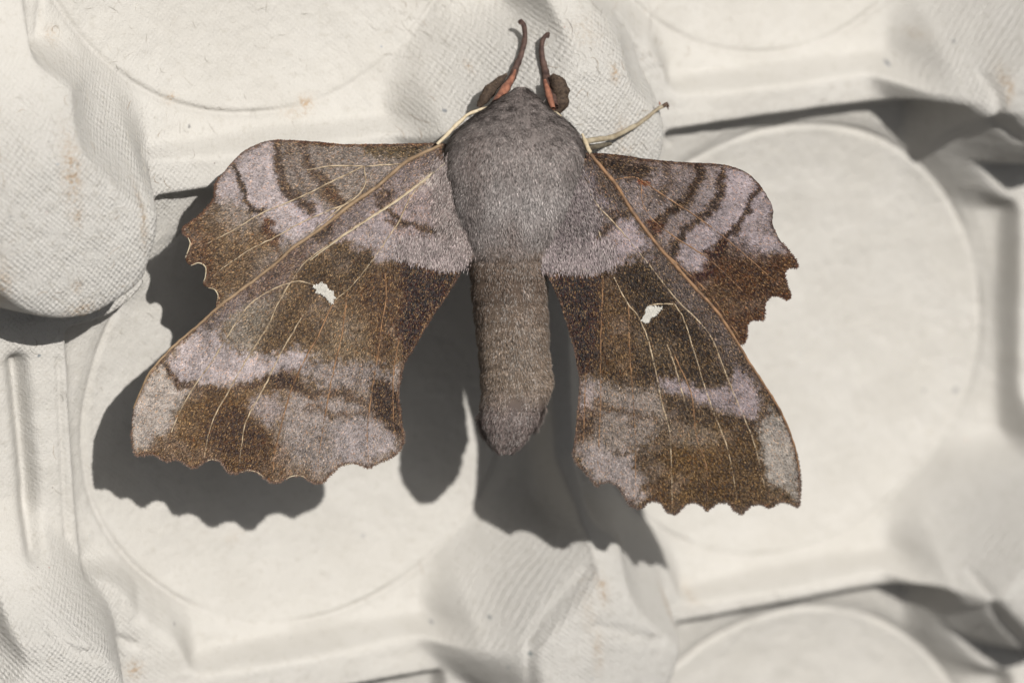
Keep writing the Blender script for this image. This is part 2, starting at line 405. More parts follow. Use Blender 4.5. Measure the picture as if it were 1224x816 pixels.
fl_out = [(530,190),(526,174),(504,184),(481,197),(452,222),(417.5,246),(380.7,275),(350,296),(334,311),(309.6,330.5),(276.8,355),(258.4,369),(238,387.7),(211.4,410),(191,430.7),(176.6,449),(166.4,471.6),(160,488),(157.6,503.6),(157.8,520),(159.5,534),(162.3,542.5),(170.5,543.5),(180.7,541.8),(191,546.6),(199,550.7),(209.3,548.6),(217.5,551),(225.7,556.8),(233.9,558.5),(242,552.7),(250.2,548.2),(260.5,549.7),(266.6,554.8),(272.7,563),(281,566),(287,564),(297.3,561),(309.6,565),(317.8,572.2),(326,576.3),(334,575.6),(341.3,571),(348.4,568),(360.7,568),(369,573),(377,577),(387.3,575),(392,570),(399,563),(409,555),(421.6,552.7),(431.8,554.8),(440,558.5),(450,553.8),(464.6,547.6),(474.8,540.5),(481,531),(482.6,524),(481,507.7),(478.5,487.3),(477,473),(479.5,450.5),(484,432.7),(493,418.4),(503.4,400),(519.8,373.4),(534,353),(546.4,332.5),(553.5,319),(575,290),(575,215),(548,195)]
hl_out = [(540,178),(522,171.5),(472.8,172),(411.4,172.6),(399.6,171.6),(364.8,168.6),(328,167.2),(309.6,171.5),(293.2,179.7),(281,190),(268.7,204.2),(261.5,213.4),(257.6,222),(256.6,235),(250.2,246),(238,258.4),(227.7,266.6),(219.6,272.7),(219,278.5),(224.7,283),(227.3,291),(223.8,301.4),(221.9,311),(227.7,317.2),(238,314.4),(245.5,319.2),(245.2,330.5),(243,339.7),(248.2,343.8),(256.4,346.3),(260.3,353),(258.4,364),(262,382),(300,372),(350,340),(430,280),(520,220)]
fr_out = [(700,190),(705.4,184.6),(714,194),(723.5,205.6),(737.4,222.3),(751.3,246),(768,269.6),(787.5,294.7),(807,317),(829,342),(857,372.6),(879.3,405.7),(896,433.6),(918.2,467),(935,495.3),(948.8,530),(955.8,563.6),(956.6,585.8),(954.4,604.7),(943.3,601),(932,600.3),(919.6,606.7),(911.3,603),(900,603),(891.8,609.5),(885.4,614.2),(877.9,609.5),(871,601.5),(859.8,600.3),(851.5,605.3),(845,610.3),(839,604),(829,600.3),(818,604),(808.3,613.6),(797.2,610.9),(791.6,602),(782,598.3),(773.5,601),(765.2,607.5),(754,604),(747,594),(741.6,584.4),(731.8,576.5),(720.7,576),(713,580.3),(704,569),(692.9,558),(686.7,548.3),(685.4,535.7),(688.7,513.5),(690.6,485.6),(692.9,457.8),(689.5,435.6),(684.5,411.3),(676.2,383.5),(667.8,358.4),(656,333),(640,300),(640,215),(675,190)]
hr_out = [(690,185),(706.8,183.2),(737.4,185),(779,191),(820.9,194.5),(857,196),(876.5,200),(893.2,207),(907,219.6),(918,236.3),(924.2,250.2),(923.5,266.9),(932,286.3),(943.3,300.3),(952.5,313),(952.5,319.5),(941.9,320.6),(938.3,328),(941.4,342),(945.4,353),(940.5,358.1),(929.4,353.3),(919.6,355.6),(914.2,364),(914.2,375),(911.3,382.4),(900,382.3),(893.4,389),(892.8,403),(887,411.5),(872,412),(840,380),(800,340),(740,270),(700,215)]

# ---- colour of the wings, painted region by region: (polygon or line, colour, softness, strength)
def paint(x, y, base_c, layers, seed):
    wx = x + 5 * fbm(x, y, 22, seed, 3) + 2.2 * noise(x, y, 7, seed + 2); wy = y + 5 * fbm(x, y, 22, seed + 5, 3) + 2.6 * noise(x, y, 6, seed + 3)
    c = np.tile(lin(base_c), (len(x), 1))
    for L in layers:
        kind, pts, colr, soft, st = L[:5]
        if kind == 'p':
            d, _, _ = near_seg(wx, wy, pts); ins = inside(wx, wy, pts); d = np.where(ins, d, -d)
            soft = soft * 1.35; mk = sstep(-soft, soft, d + soft * .75 * noise(x, y, 3.0, seed + 9))
        else:
            wd = L[5]; d, _, _ = near_seg(wx, wy, pts, False)
            mk = 1 - sstep(wd - soft, wd + soft, d + soft * .6 * noise(x, y, 3, seed + 11))
        mk = np.clip(mk * st, 0, 1)[:, None]
        c = c * (1 - mk) + lin(colr) * mk
    fr_ = np.clip(fbm(x, y, 26, seed + 40, 4) * 2.2 - .25, 0, 1)[:, None] * .34 * np.clip((c.mean(1, keepdims=True) - .022) / .03, 0.1, 1)          # lilac frosting over the browns
    c = c * (1 - fr_) + lin((146, 134, 132)) * fr_
    dk_ = np.clip(fbm(x + 40, y, 18, seed + 60, 4) * 2.0 - .35, 0, 1)[:, None] * .40       # and brown dusting over the lilacs
    c = c * (1 - dk_) + lin((92, 74, 60)) * dk_
    mott = 1 + .20 * fbm(x, y, 30, seed + 20, 4) + .16 * noise(x, y, 4, seed + 30)
    c = c * mott[:, None]; L_ = c.mean(1, keepdims=True) / .165
    wm = np.clip(1.15 - 1.5 * L_, 0, 1); c = c * (1 + wm * np.array([.24, .01, -.27]))      # the browns are warm, the lilacs are not
    return c * np.clip(L_, .05, 1.45) ** .70
def edge_dark(x, y, outl, colr, wd, c):
    d, _, _ = near_seg(x, y, outl)
    k = (1 - sstep(0, wd, d + 1.2 * noise(x, y, 5, 77)))[:, None] * .85
    return c * (1 - k) + lin(colr) * k

LIL = (167, 156, 156); LIL2 = (158, 146, 147); BRN = (102, 82, 62); DRK = (70, 50, 38); RED = (80, 46, 28); GRY = (146, 134, 126); OLV = (112, 94, 72); MAU = (132, 119, 118)
fl_layers = [
 ('p', [(360,300),(405,282),(455,308),(500,313),(553,318),(560,330),(485,432),(478,470),(250,470),(255,380)], (120,102,82), 8, 1),
 ('p', [(360,315),(400,285),(425,296),(452,306),(440,330),(425,345),(400,352),(385,340),(350,338)], (96,80,60), 7, .9),      # dark by the cell
 ('p', [(478,306),(500,313),(530,320),(556,318),(540,345),(500,405),(487,425),(470,400),(478,360)], RED, 6, 1),
 ('p', [(425,345),(445,325),(478,315),(480,360),(470,410),(450,440),(430,400)], (100,74,50), 9, .8),
 ('p', [(265,372),(300,345),(345,352),(320,395),(300,425),(270,420)], (146,136,124), 9, .8),
 ('p', [(395,380),(440,380),(440,425),(380,425)], (134,118,98), 12, .7),
 ('p', [(330,355),(375,350),(375,400),(345,418),(325,400)], (104,86,64), 10, .7),
 ('p', [(530,190),(532,194),(505,215),(473,240),(432,266),(401,287),(366,312),(346,338),(300,362),(264,385),(238,392),(280,350),(350,295),(417,245),(481,196),(526,172)], MAU, 4, 1),
 ('p', [(402,262),(386,268),(372,280),(382,294),(398,285)], (80,66,62), 5, .9),
 ('p', [(455,226),(470,228),(464,242),(448,240)], (84,68,64), 5, .9),
 ('p', [(350,296),(375,285),(366,312),(330,345),(300,362),(285,355)], (116,98,92), 6, .8),
 ('p', [(534,193),(560,200),(575,240),(560,312),(530,321),(500,314),(478,308),(455,308),(425,296),(402,284),(432,266),(473,240),(505,215)], (150,135,134), 5, 1),
 ('p', [(420,285),(450,278),(480,285),(520,290),(556,298),(553,318),(528,320),(500,312),(470,306),(440,300)], LIL, 6, .9),
 ('p', [(432,268),(455,250),(475,262),(470,280),(440,290),(420,284)], LIL2, 6, .8),
 ('p', [(520,200),(535,198),(545,215),(520,222),(505,222)], (196,186,176), 6, .7),
 ('l', [(455,245),(466,250),(472,258),(484,265),(500,268),(514,274),(528,276)], (78,62,56), 2.5, .9, 3),
 ('l', [(462,262),(475,268),(480,260)], (78,62,56), 2, .7, 2.5),
 # outer lilac band
 ('p', [(214,414),(246,388),(262,392),(268,412),(290,422),(330,424),(352,414),(370,420),(366,442),(340,450),(325,446),(300,455),(262,464),(236,458),(214,462),(198,440)], LIL, 6, 1),
 ('p', [(365,425),(400,430),(440,435),(470,440),(480,452),(472,470),(430,470),(390,465),(366,450)], (150,140,138), 9, .8),
 ('p', [(250,375),(262,368),(266,390),(250,400),(243,392)], (112,104,106), 5, .7),
 # grey apex
 ('p', [(155,545),(155,500),(170,460),(196,432),(212,462),(236,462),(222,480),(205,512),(192,522),(175,530)], (166,156,148), 5, 1),
 ('l', [(199,434),(205,446),(211,456),(214,464)], (74,54,46), 3, .9, 3.5),
 ('l', [(211,460),(236,461),(262,468),(288,462),(310,455),(326,449)], (88,66,52), 3.5, .85, 3.5),
 ('p', [(325,447),(336,442),(352,446),(362,456),(358,468),(345,466),(335,462),(322,462)], (78,54,44), 5, .95),
 # outer brown
 ('p', [(236,462),(262,470),(330,462),(330,480),(308,500),(330,518),(332,560),(326,580),(280,568),(230,560),(165,548),(190,524),(208,512),(222,480)], (112,88,58), 7, 1),
 ('p', [(255,490),(290,482),(300,500),(330,515),(330,560),(300,562),(262,545),(240,530)], (94,70,44), 9, .8),
 ('p', [(210,500),(222,480),(240,470),(250,480),(236,510),(215,530)], (116,94,66), 7, .7),
 ('p', [(310,468),(330,470),(340,490),(326,508),(306,498),(296,484)], (152,140,138), 6, .85),
 ('p', [(340,470),(395,470),(460,470),(480,500),(480,535),(440,552),(385,566),(345,550),(333,520),(345,490)], (150,139,134), 8, 1),
 ('l', [(350,462),(372,470),(400,468),(430,476),(450,486)], (98,78,66), 5, .75, 5),
 ('l', [(365,488),(385,484),(400,494),(430,492),(445,498)], (106,86,72), 4, .6, 4),
 ('p', [(444,455),(462,452),(478,462),(481,500),(483,522),(468,516),(455,505),(444,500)], (72,50,40), 5, .9),
 ('p', [(330,520),(345,530),(350,560),(330,575)], (110,86,62), 6, .7),
 ('p', [(402,508),(440,504),(478,524),(476,538),(440,550),(405,548)], (168,158,158), 8, .7),
 ('p', [(472,434),(484,434),(478,470),(470,462)], (160,146,138), 4, .7),
]
hl_layers = [
 ('p', [(326,168),(334,180),(332,200),(342,225),(355,238),(374,256),(375,272),(355,290),(338,298),(330,285),(314,270),(300,258),(288,252),(272,244),(256,240),(262,214),(281,190),(302,175)], LIL, 5, 1),
 ('p', [(355,240),(385,246),(405,258),(380,276),(360,280)], (172,160,164), 6, .8),
 ('p', [(256,238),(275,246),(300,258),(320,272),(332,290),(320,320),(295,345),(262,372),(240,330),(218,280)], (122,102,80), 8, .95),
 ('p', [(262,236),(300,254),(310,268),(290,282),(255,262)], (146,134,126), 8, .7),
 ('l', [(281,197),(286,215),(292,228),(293,240),(302,250),(315,251)], (80,66,60), 2.5, .9, 3.2),
 ('p', [(312,262),(325,264),(336,280),(334,300),(326,290),(316,276)], (102,66,44), 4, .9),
 ('p', [(330,290),(338,285),(340,305),(330,318)], (118,84,54), 5, .6),
 ('l', [(329,169),(332,182),(333,205),(344,228),(360,240),(372,250)], (92,76,68), 4, .9, 5.5),
 ('l', [(366,170),(368,190),(378,207),(394,220),(398,232),(412,243)], (98,82,74), 4, .85, 6),
 ('l', [(345,170),(350,190),(356,210),(370,226)], (124,110,102), 5, .6, 5),
 ('p', [(385,222),(405,226),(410,240),(392,246)], (114,88,66), 5, .7),
 ('p', [(440,172),(522,173),(505,186),(470,190),(440,184)], (98,88,66), 6, .9),
 ('l', [(365,169),(420,173),(500,174)], (92,80,66), 2.5, .8, 2.5),
 ('p', [(222,270),(236,262),(250,280),(256,310),(262,350),(245,340),(222,312)], (104,78,56), 6, .8),
 ('p', [(300,300),(340,290),(360,285),(340,315),(300,345)], (132,118,106), 7, .7),
]
fr_layers = [
 ('p', [(645,323),(695,325),(726,322),(757,306),(779,294),(820,335),(870,400),(905,455),(900,480),(790,465),(690,450),(660,340)], (84,70,54), 6, 1),
 ('p', [(650,323),(700,326),(720,326),(718,380),(712,440),(690,450),(676,385)], RED, 7, 1),
 ('p', [(718,326),(740,330),(752,365),(760,420),(755,450),(715,450)], (112,90,66), 9, .8),
 ('p', [(735,315),(780,295),(808,325),(830,360),(800,362),(775,360),(757,350)], (76,64,50), 7, .8),
 ('p', [(706,184),(735,222),(770,270),(808,318),(858,374),(895,432),(905,455),(868,440),(840,395),(812,365),(776,316),(751,286),(712,242),(690,203)], (108,99,100), 5, .95),
 ('p', [(766,400),(782,396),(800,410),(795,440),(775,432)], (112,100,86), 8, .7),
 ('p', [(640,200),(690,200),(712,242),(751,286),(776,312),(757,306),(726,321),(695,325),(645,323)], (146,132,132), 6, 1),
 ('p', [(652,300),(690,296),(728,296),(728,321),(695,325),(652,323)], (192,178,178), 7, .85),
 ('p', [(740,258),(756,262),(778,290),(762,300),(740,308),(728,306),(735,285)], (162, 149, 152), 6, .9),
 ('p', [(690,203),(704,200),(720,228),(736,250),(714,246)], (128,118,124), 5, .7),
 ('l', [(732,252),(748,252)], (84,70,70), 3, .8, 3),
 ('l', [(740,256),(726,268),(712,282),(698,287),(684,286)], (80,66,64), 3, .9, 4),
 ('p', [(690,240),(712,245),(722,262),(710,280),(690,268)], (104,94,94), 7, .7),
 # outer lilac
 ('p', [(788,450),(812,454),(846,465),(872,460),(880,436),(896,452),(908,478),(902,504),(880,496),(846,482),(815,474),(790,464)], (160, 147, 150), 5, 1),
 ('p', [(692,455),(712,450),(735,462),(790,465),(800,490),(780,520),(750,545),(700,560),(686,540)], (148,136,128), 8, 1),
 ('p', [(690,456),(714,454),(714,490),(692,500)], (166,152,150), 6, .8),
 ('p', [(688,490),(716,486),(710,520),(690,532)], (88,64,48), 6, .8),
 ('l', [(716,480),(740,490),(765,496),(785,500)], (100,82,68), 5, .7, 4.5),
 ('p', [(796,474),(815,474),(846,486),(862,500),(850,515),(800,505)], (88,74,62), 7, .9),
 ('l', [(918,490),(912,502),(905,512)], (84,70,70), 3.5, .9, 3.5),
 ('p', [(862,500),(880,500),(900,515),(918,580),(910,600),(880,596),(866,540)], (106,86,58), 6, .95),
 ('p', [(870,500),(890,498),(902,508),(900,520),(878,516)], (78,62,50), 5, .8),
 ('p', [(795,510),(860,505),(872,540),(882,600),(800,605),(765,602),(790,575)], (112,88,52), 8, .95),
 ('p', [(790,500),(840,505),(860,520),(840,535),(800,530)], (124,112,96), 8, .7),
 ('p', [(750,575),(790,570),(800,600),(770,600)], (106,82,56), 7, .8),
 ('p', [(690,535),(712,530),(750,545),(770,570),(765,600),(740,590),(705,565)], (158,148,146), 7, .9),
 ('p', [(905,508),(922,490),(940,505),(955,560),(955,600),(930,590),(918,575),(910,540)], (164,156,148), 6, 1),
 ('p', [(925,582),(940,582),(952,600),(925,604)], (96,78,52), 5, .8),
]
hr_layers = [
 ('p', [(706,184),(880,196),(870,230),(830,290),(810,310),(760,262)], (142,129,127), 6, 1),
 ('p', [(706,184),(760,190),(780,196),(770,210),(735,215),(716,200)], (70,56,50), 6, .9),
 ('p', [(857,205),(872,200),(893,205),(912,228),(923,248),(923,268),(935,290),(945,306),(898,308),(872,290),(858,284),(846,305),(842,324),(828,330),(812,316),(803,290),(830,268),(858,248)], (164,152,155), 5, 1),
 ('p', [(860,302),(898,306),(945,306),(955,318),(945,360),(914,375),(893,405),(880,410),(840,360),(820,325),(842,330),(850,310)], (108,78,54), 6, 1),
 ('p', [(885,285),(905,295),(915,310),(880,310),(865,300)], (126,112,112), 7, .8),
 ('p', [(818,330),(845,330),(870,350),(880,375),(850,365)], (112,92,76), 7, .7),
 ('l', [(906,222),(898,240),(893,256),(884,268),(876,279),(868,282)], (88,72,72), 2.5, .9, 3.8),
 ('l', [(866,286),(860,297),(848,303),(842,300)], (88,48,34), 3, .9, 4.5),
 ('l', [(846,312),(846,324),(836,334),(826,332)], (92,48,34), 3, .9, 4.5),
 ('l', [(864,205),(864,225),(857,243),(840,258),(820,274),(806,288),(803,302)], (74,58,56), 3.5, .9, 4.5),
 ('l', [(836,200),(835,217),(822,238),(798,254),(782,268),(778,280)], (78,62,56), 4, .85, 6),
 ('l', [(792,196),(800,215),(790,232)], (84,70,66), 4, .5, 5),
 ('p', [(770,262),(790,266),(785,285),(775,278)], (104,62,42), 4, .8),
 ('l', [(764,214),(771,216)], (150,84,50), 1.5, .9, 2.5),
 ('p', [(840,225),(855,225),(845,248),(825,262),(815,256),(830,240)], (150,140,142), 6, .7),
]
veins_fl = [[(532,194),(505.5,215.5),(472.8,240),(431.8,266.6),(401,287),(366.4,312),(346.4,338.6)],
 [(346.4,338.6),(330,343.8),(301.4,361),(285,381.6),(266.6,410),(252,434),(238,452.5),(221.6,479),(211.4,499.6),(205,516)],
 [(346.4,338.6),(340,349),(330,367),(320,390),(309.6,406),(293,432.7),(281,453),(272.7,469),(258.4,493.4),(249,520),(244,546)],
 [(362,376),(348.4,400),(334,424.6),(320,454.5),(307.5,477),(297.3,495.5),(291,516),(286,556)],
 [(399,362),(393.5,371.4),(381,400),(366.9,424.6),(355.5,448),(346.4,471),(340.3,491.4),(334,516),(328,544.6),(326,572)],
 [(415.5,348),(411.4,381.6),(407.3,408),(399,441),(391,481),(384.8,520),(380.7,548.7),(379,573)],
 [(460.5,326.4),(461.5,355),(456.4,387.7),(451.3,426.6),(446,458),(442,485),(439,518),(441,555)],
 [(476.8,406),(470.7,441),(469.7,481),(470.7,507.7),(472.8,522)],
 [(520,206),(493.2,231.8),(476.8,264.6),(464.6,283),(452.3,301.4),(442,315),(431.8,328.4),(417.5,344.8),(401,358)],
 [(346,338.6),(356.6,335.6),(373,339.7),(378,342)]]
veins_hl = [[(434,199),(391.4,219.6),(366.9,231.8),(334,246),(313.7,254.3),(283,272.7),(248,291)],
 [(435,199),(436,222),(417.5,242),(391.4,252),(354.6,268.7),(330,283),(301.4,297),(272.7,315.7),(254,330)],
 [(490,196),(462,197),(434,199)], [(420,238),(398,256),(370,280)], [(434,199),(400,198),(367,203)]]
veins_fr = [[(734,331),(741,346),(751.3,364),(762.4,378),(773.5,403),(783.3,442),(791.6,483.6),(800,513.5),(802.2,549.6),(803.6,606)],
 [(751.3,364),(752.7,419.6),(756.9,481),(759.6,519.8),(759.6,547),(759.6,600)],
 [(720.7,333),(717.9,411),(717.9,481),(716.5,513.5),(714.6,558)],
 [(699.8,439),(698.4,494.8),(697,530)],
 [(797.2,411.3),(807,439),(818,478),(822,492)],
 [(807,364),(818,383.5),(832,428),(845.9,472.5),(862.6,517),(871,541),(882,602)],
 [(776.3,316.7),(807,355.7),(832,380.7),(851.5,405.7),(871,455.8),(884.9,489),(901.5,530),(915.5,588)],
 [(690,203),(712,242),(729,261),(751,286),(774,314)],
 [(713.7,269.6),(719,288),(723.5,305.8),(728,320)],
 [(776,365),(792,363),(807,364)], [(806,425),(826,470),(832,520),(845,560),(845,602)]]
veins_hr = [[(734.6,215.4),(750,212),(765,214),(784.7,228),(812.5,246),(840,264),(879.3,294.7),(923.8,333.6)],
 [(766,216.8),(768,241.8),(779,261),(807,283.6),(845.9,308.6),(882,342),(898.8,358.7)],
 [(795.8,303),(820.9,325.3),(851.5,356),(884,403)]]

wing_mat, n, b = new_mat('wing_scales')
ca = attr('Col', n, 'Color')
tc = N(n, 'ShaderNodeTexCoord'); mpn = N(n, 'ShaderNodeMapping'); mpn.inputs['Scale'].default_value = (1 / S,) * 3; n.links.new(tc.outputs['Object'], mpn.inputs[0])
vo = N(n, 'ShaderNodeTexVoronoi'); vo.inputs['Scale'].default_value = .55; n.links.new(mpn.outputs[0], vo.inputs['Vector'])
sp = N(n, 'ShaderNodeSeparateColor'); n.links.new(vo.outputs['Color'], sp.inputs[0])
mul = N(n, 'ShaderNodeVectorMath', operation='SCALE'); n.links.new(ca, mul.inputs[0]); n.links.new(math_('ADD', math_('MULTIPLY', sp.outputs[0], .7), .55, nn=n), mul.inputs['Scale'])
n.links.new(mul.outputs[0], b.inputs['Base Color']); b.inputs['Roughness'].default_value = .75; b.inputs['Specular IOR Level'].default_value = .2
hair_mat, n, b = new_mat('scale_hairs')
n.links.new(attr('Col', n, 'Color'), b.inputs['Base Color']); b.inputs['Roughness'].default_value = .5; b.inputs['Specular IOR Level'].default_value = .16
def flat_mat(name, c1, c2, s, rough=.6, spec=.3):
    m, n, b = new_mat(name)
    tc = N(n, 'ShaderNodeTexCoord'); t = N(n, 'ShaderNodeTexNoise'); t.inputs['Scale'].default_value = s / S; t.inputs['Detail'].default_value = 3
    n.links.new(tc.outputs['Object'], t.inputs[0])
    r = N(n, 'ShaderNodeMapRange'); n.links.new(t.outputs[0], r.inputs[0]); r.inputs[1].default_value = .35; r.inputs[2].default_value = .65
    n.links.new(mix_(r.outputs[0], lin(c1), lin(c2), n), b.inputs['Base Color']); b.inputs['Roughness'].default_value = rough; b.inputs['Specular IOR Level'].default_value = spec
    return m
vein_pale = flat_mat('vein_pale', (222, 200, 168), (150, 130, 104), .12)
vein_rust = flat_mat('vein_rust', (180, 138, 100), (120, 88, 62), .10)
costa_mat = flat_mat('costa_tan', (172, 146, 116), (140, 116, 90), .10)
cream_mat = flat_mat('cream_fringe', (226, 212, 184), (204, 186, 154), .2)
spot_mat = flat_mat('white_spot', (222, 214, 196), (196, 186, 166), .3)

def blades(P, Dv, Nv, ln, wd, colr, bend=.25):
    """narrow scale or hair: five points, root to tip, bending along Nv"""
    Dv = Dv / (np.linalg.norm(Dv, axis=1)[:, None] + 1e-9)
    Sd = np.cross(Dv, Nv); Sd /= np.linalg.norm(Sd, axis=1)[:, None] + 1e-9
    ln = ln[:, None]; wd = wd[:, None]
    mid_ = P + Dv * ln * .5 + Nv * ln * bend * .5; tip = P + Dv * ln + Nv * ln * bend * .35
    Vv = np.stack([P - Sd * wd * .35, P + Sd * wd * .35, mid_ + Sd * wd * .5, mid_ - Sd * wd * .5, tip], 1).reshape(-1, 3)
    k = np.arange(len(P))[:, None] * 5
    return Vv, [k + np.array([[0, 1, 2, 3]]), k + np.array([[3, 2, 4]])], np.repeat(colr, 5, 0)

def scale_colours(c, seed_amp=1.0):
    L_ = c.mean(1); am = np.interp(L_, [.05, .22], [1.2, .35])
    """every scale has its own tone: most near the pattern's, some pale, some dark"""
    nn_ = len(c); r = rng.random(nn_)
    f = np.exp(rng.normal(0, .40, nn_) * am)
    c = c * f[:, None]
    pale = r < np.interp(L_, [.04, .2], [.15, .05]); c[pale] = c[pale] * 1.0 + lin((206, 168, 118)) * rng.uniform(.1, .5, pale.sum())[:, None]
    dark = r > np.interp(L_, [.04, .2], [.82, .93]); c[dark] = c[dark] * .4
    ru = (r > .30) & (r < .36); c[ru] = c[ru] * np.array([1.35, .98, .70])
    return np.clip(c, .008, .85)

def build_wing(name, label, outl, zf, base_c, layers, seed, edgec, edgew, n_sc, root_xy, side, step=1.3):
    ol = spline(outl, 1.6, True)
    ol = ol + .45 * np.stack([noise(ol[:, 0], ol[:, 1], 2.2, seed), noise(ol[:, 0], ol[:, 1], 2.2, seed + 1)], 1)
    x0, y0 = ol.min(0) - 2; x1, y1 = ol.max(0) + 2
    gx = np.arange(x0, x1, step); gy = np.arange(y0, y1, step); X, Y = np.meshgrid(gx, gy); shp = X.shape
    X = X.ravel(); Y = Y.ravel(); ins = inside(X, Y, ol)
    f = grid_faces(len(gx), len(gy)); f = f[ins[f].any(1)]
    used = np.unique(f); out_ = used[~ins[used]]
    _, bx, by = near_seg(X[out_], Y[out_], ol); X[out_] = bx; Y[out_] = by
    remap = np.zeros(len(X), int); remap[used] = np.arange(len(used)); f = remap[f][:, ::-1]
    X = X[used]; Y = Y[used]
    vis = outl
    colf = lambda a, c_: edge_dark(a, c_, ol[::3], edgec, edgew, paint(a, c_, base_c, layers, seed))
    cc = colf(X, Y)
    Vv = lc(X, Y, zf(X, Y))
    o = link(name, mesh(name, Vv * S, f, True, col=cc * .8), wing_mat, root)
    if label: o['label'] = label
    sd = o.modifiers.new('thickness', 'SOLIDIFY'); sd.thickness = 1.4 * S; sd.offset = -1
    # scales lying on the wing
    idx = rng.integers(0, len(X), int(n_sc)); sx = X[idx] + rng.uniform(-.8, .8, len(idx)); sy = Y[idx] + rng.uniform(-.8, .8, len(idx))
    cs = scale_colours(cc[idx].copy())
    Pz = zf(sx, sy) + .35; P = lc(sx, sy, Pz)
    dx = sx - root_xy[0]; dy = sy - root_xy[1]; r = np.hypot(dx, dy) + 1e-6
    ang = rng.normal(0, .38, len(sx)); ca_, sa_ = np.cos(ang), np.sin(ang)
    dx, dy = dx / r, -dy / r
    Dv = np.stack([dx * ca_ - dy * sa_, dx * sa_ + dy * ca_, rng.uniform(-.02, .24, len(sx))], 1)
    Nv = np.tile([0, 0, 1.0], (len(sx), 1)) + rng.normal(0, .24, (len(sx), 3)); Nv /= np.linalg.norm(Nv, axis=1)[:, None]
    ln_ = rng.uniform(2.0, 3.8, len(sx)); ok = inside(sx + Dv[:, 0] * ln_ * .8, sy - Dv[:, 1] * ln_ * .8, ol[::2]) 
    v, ff, c3 = blades(P[ok], Dv[ok], Nv[ok], ln_[ok], rng.uniform(.6, 1.05, ok.sum()), cs[ok])
    so_ = link('scales', mesh('scales', v * S, ff, False, col=c3), hair_mat, o); so_['kind'] = 'stuff'
    # fringe along the outer margin
    return o, ol, colf
def add_tube(name, pts, zf, rad, mat, parent, lift=.6, seg=6, wob=.4):
    p = spline(pts, 2.0); p = p + wob * np.stack([noise(p[:, 0], p[:, 1], 6, 5), noise(p[:, 0], p[:, 1], 6, 6)], 1)
    t = np.linspace(0, 1, len(p)); r = np.interp(t, np.linspace(0, 1, len(rad)), rad) * (1 + .18 * noise(p[:, 0], p[:, 1], 5, 8))
    z = zf(p[:, 0], p[:, 1]) + lift * (1 + (.9 * noise(p[:, 0] * 1.0, p[:, 1], 9, 15) if name == 'vein' else 0)) if callable(zf) else np.interp(t, np.linspace(0, 1, len(zf)), zf)
    v, f, _ = tubes([lc(p[:, 0], p[:, 1], z)], [r], seg)
    return link(name, mesh(name, v * S, f, True), mat, parent)
def fringe(parent, ol, sel, colr, dens=2.2, ln=(3, 6), zf=None, name='fringe'):
    """short hairs standing off a stretch of the margin; sel(x, y) picks it"""
    m_ = sel(ol[:, 0], ol[:, 1]); nx_ = np.roll(ol, -1, 0) - np.roll(ol, 1, 0); ar = np.sum(ol[:, 0] * np.roll(ol[:, 1], -1) - np.roll(ol[:, 0], -1) * ol[:, 1])
    nr = np.stack([nx_[:, 1], -nx_[:, 0]], 1) * (1 if ar > 0 else -1); nr /= np.linalg.norm(nr, axis=1)[:, None] + 1e-9
    i_ = np.where(m_)[0]; i_ = np.repeat(i_, int(dens * 2)); p = ol[i_] + rng.uniform(-.9, .9, (len(i_), 2)) - nr[i_] * 1.2; q = nr[i_]
    z = zf(p[:, 0], p[:, 1]) + rng.uniform(-.6, .5, len(p))
    Dv = np.stack([q[:, 0], -q[:, 1], rng.normal(0, .15, len(p))], 1) + rng.normal(0, .28, (len(p), 3))
    cc = np.tile(lin(colr), (len(p), 1)) * np.exp(rng.normal(0, .35, len(p)))[:, None]
    v, ff, c3 = blades(lc(p[:, 0], p[:, 1], z), Dv, np.tile([0, 0, 1.0], (len(p), 1)), rng.uniform(*ln, len(p)), rng.uniform(.6, 1.0, len(p)), np.clip(cc, .01, .85), .05)
    o = link(name, mesh(name, v * S, ff, False, col=c3), hair_mat, parent); o['kind'] = 'stuff'

hwl, hlo, _ = build_wing('hindwing', 'pale lilac hindwing pushed out ahead of the forewing, left in the picture', hl_out, z_hl, (140, 128, 120), hl_layers, 101, (92, 60, 42), 5, 42000, (530, 185), -1)
hwr, hro, _ = build_wing('hindwing', 'darker hindwing with a toothed rusty edge, right in the picture', hr_out, z_hr, (104, 88, 84), hr_layers, 202, (72, 44, 30), 4, 42000, (700, 190), 1)
fwl, flo, _ = build_wing('forewing', 'broad banded forewing with a small white spot, left in the picture', fl_out, z_fl, (132, 114, 96), fl_layers, 303, (92, 66, 50), 5, 120000, (560, 160), -1)
fwr, fro, _ = build_wing('forewing', 'darker banded forewing with a golden brown margin, right in the picture', fr_out, z_fr, (104, 90, 76), fr_layers, 404, (92, 70, 60), 5, 100000, (680, 150), 1)
for par, vl, zf, mat, r0 in ((fwl, veins_fl, z_fl, None, .92), (hwl, veins_hl, z_hl, vein_pale, .85), (fwr, veins_fr, z_fr, None, .9), (hwr, veins_hr, z_hr, vein_rust, .85)):
    for q, pts in enumerate(vl):
        mt = mat or (vein_rust if ((par is fwl and q in (4, 5, 6, 7)) or (par is fwr and q in (1, 2, 3, 10))) else vein_pale)
        add_tube('vein', pts, zf, (r0 * .9, r0, r0 * .9, r0 * .55), mt, par, .75)
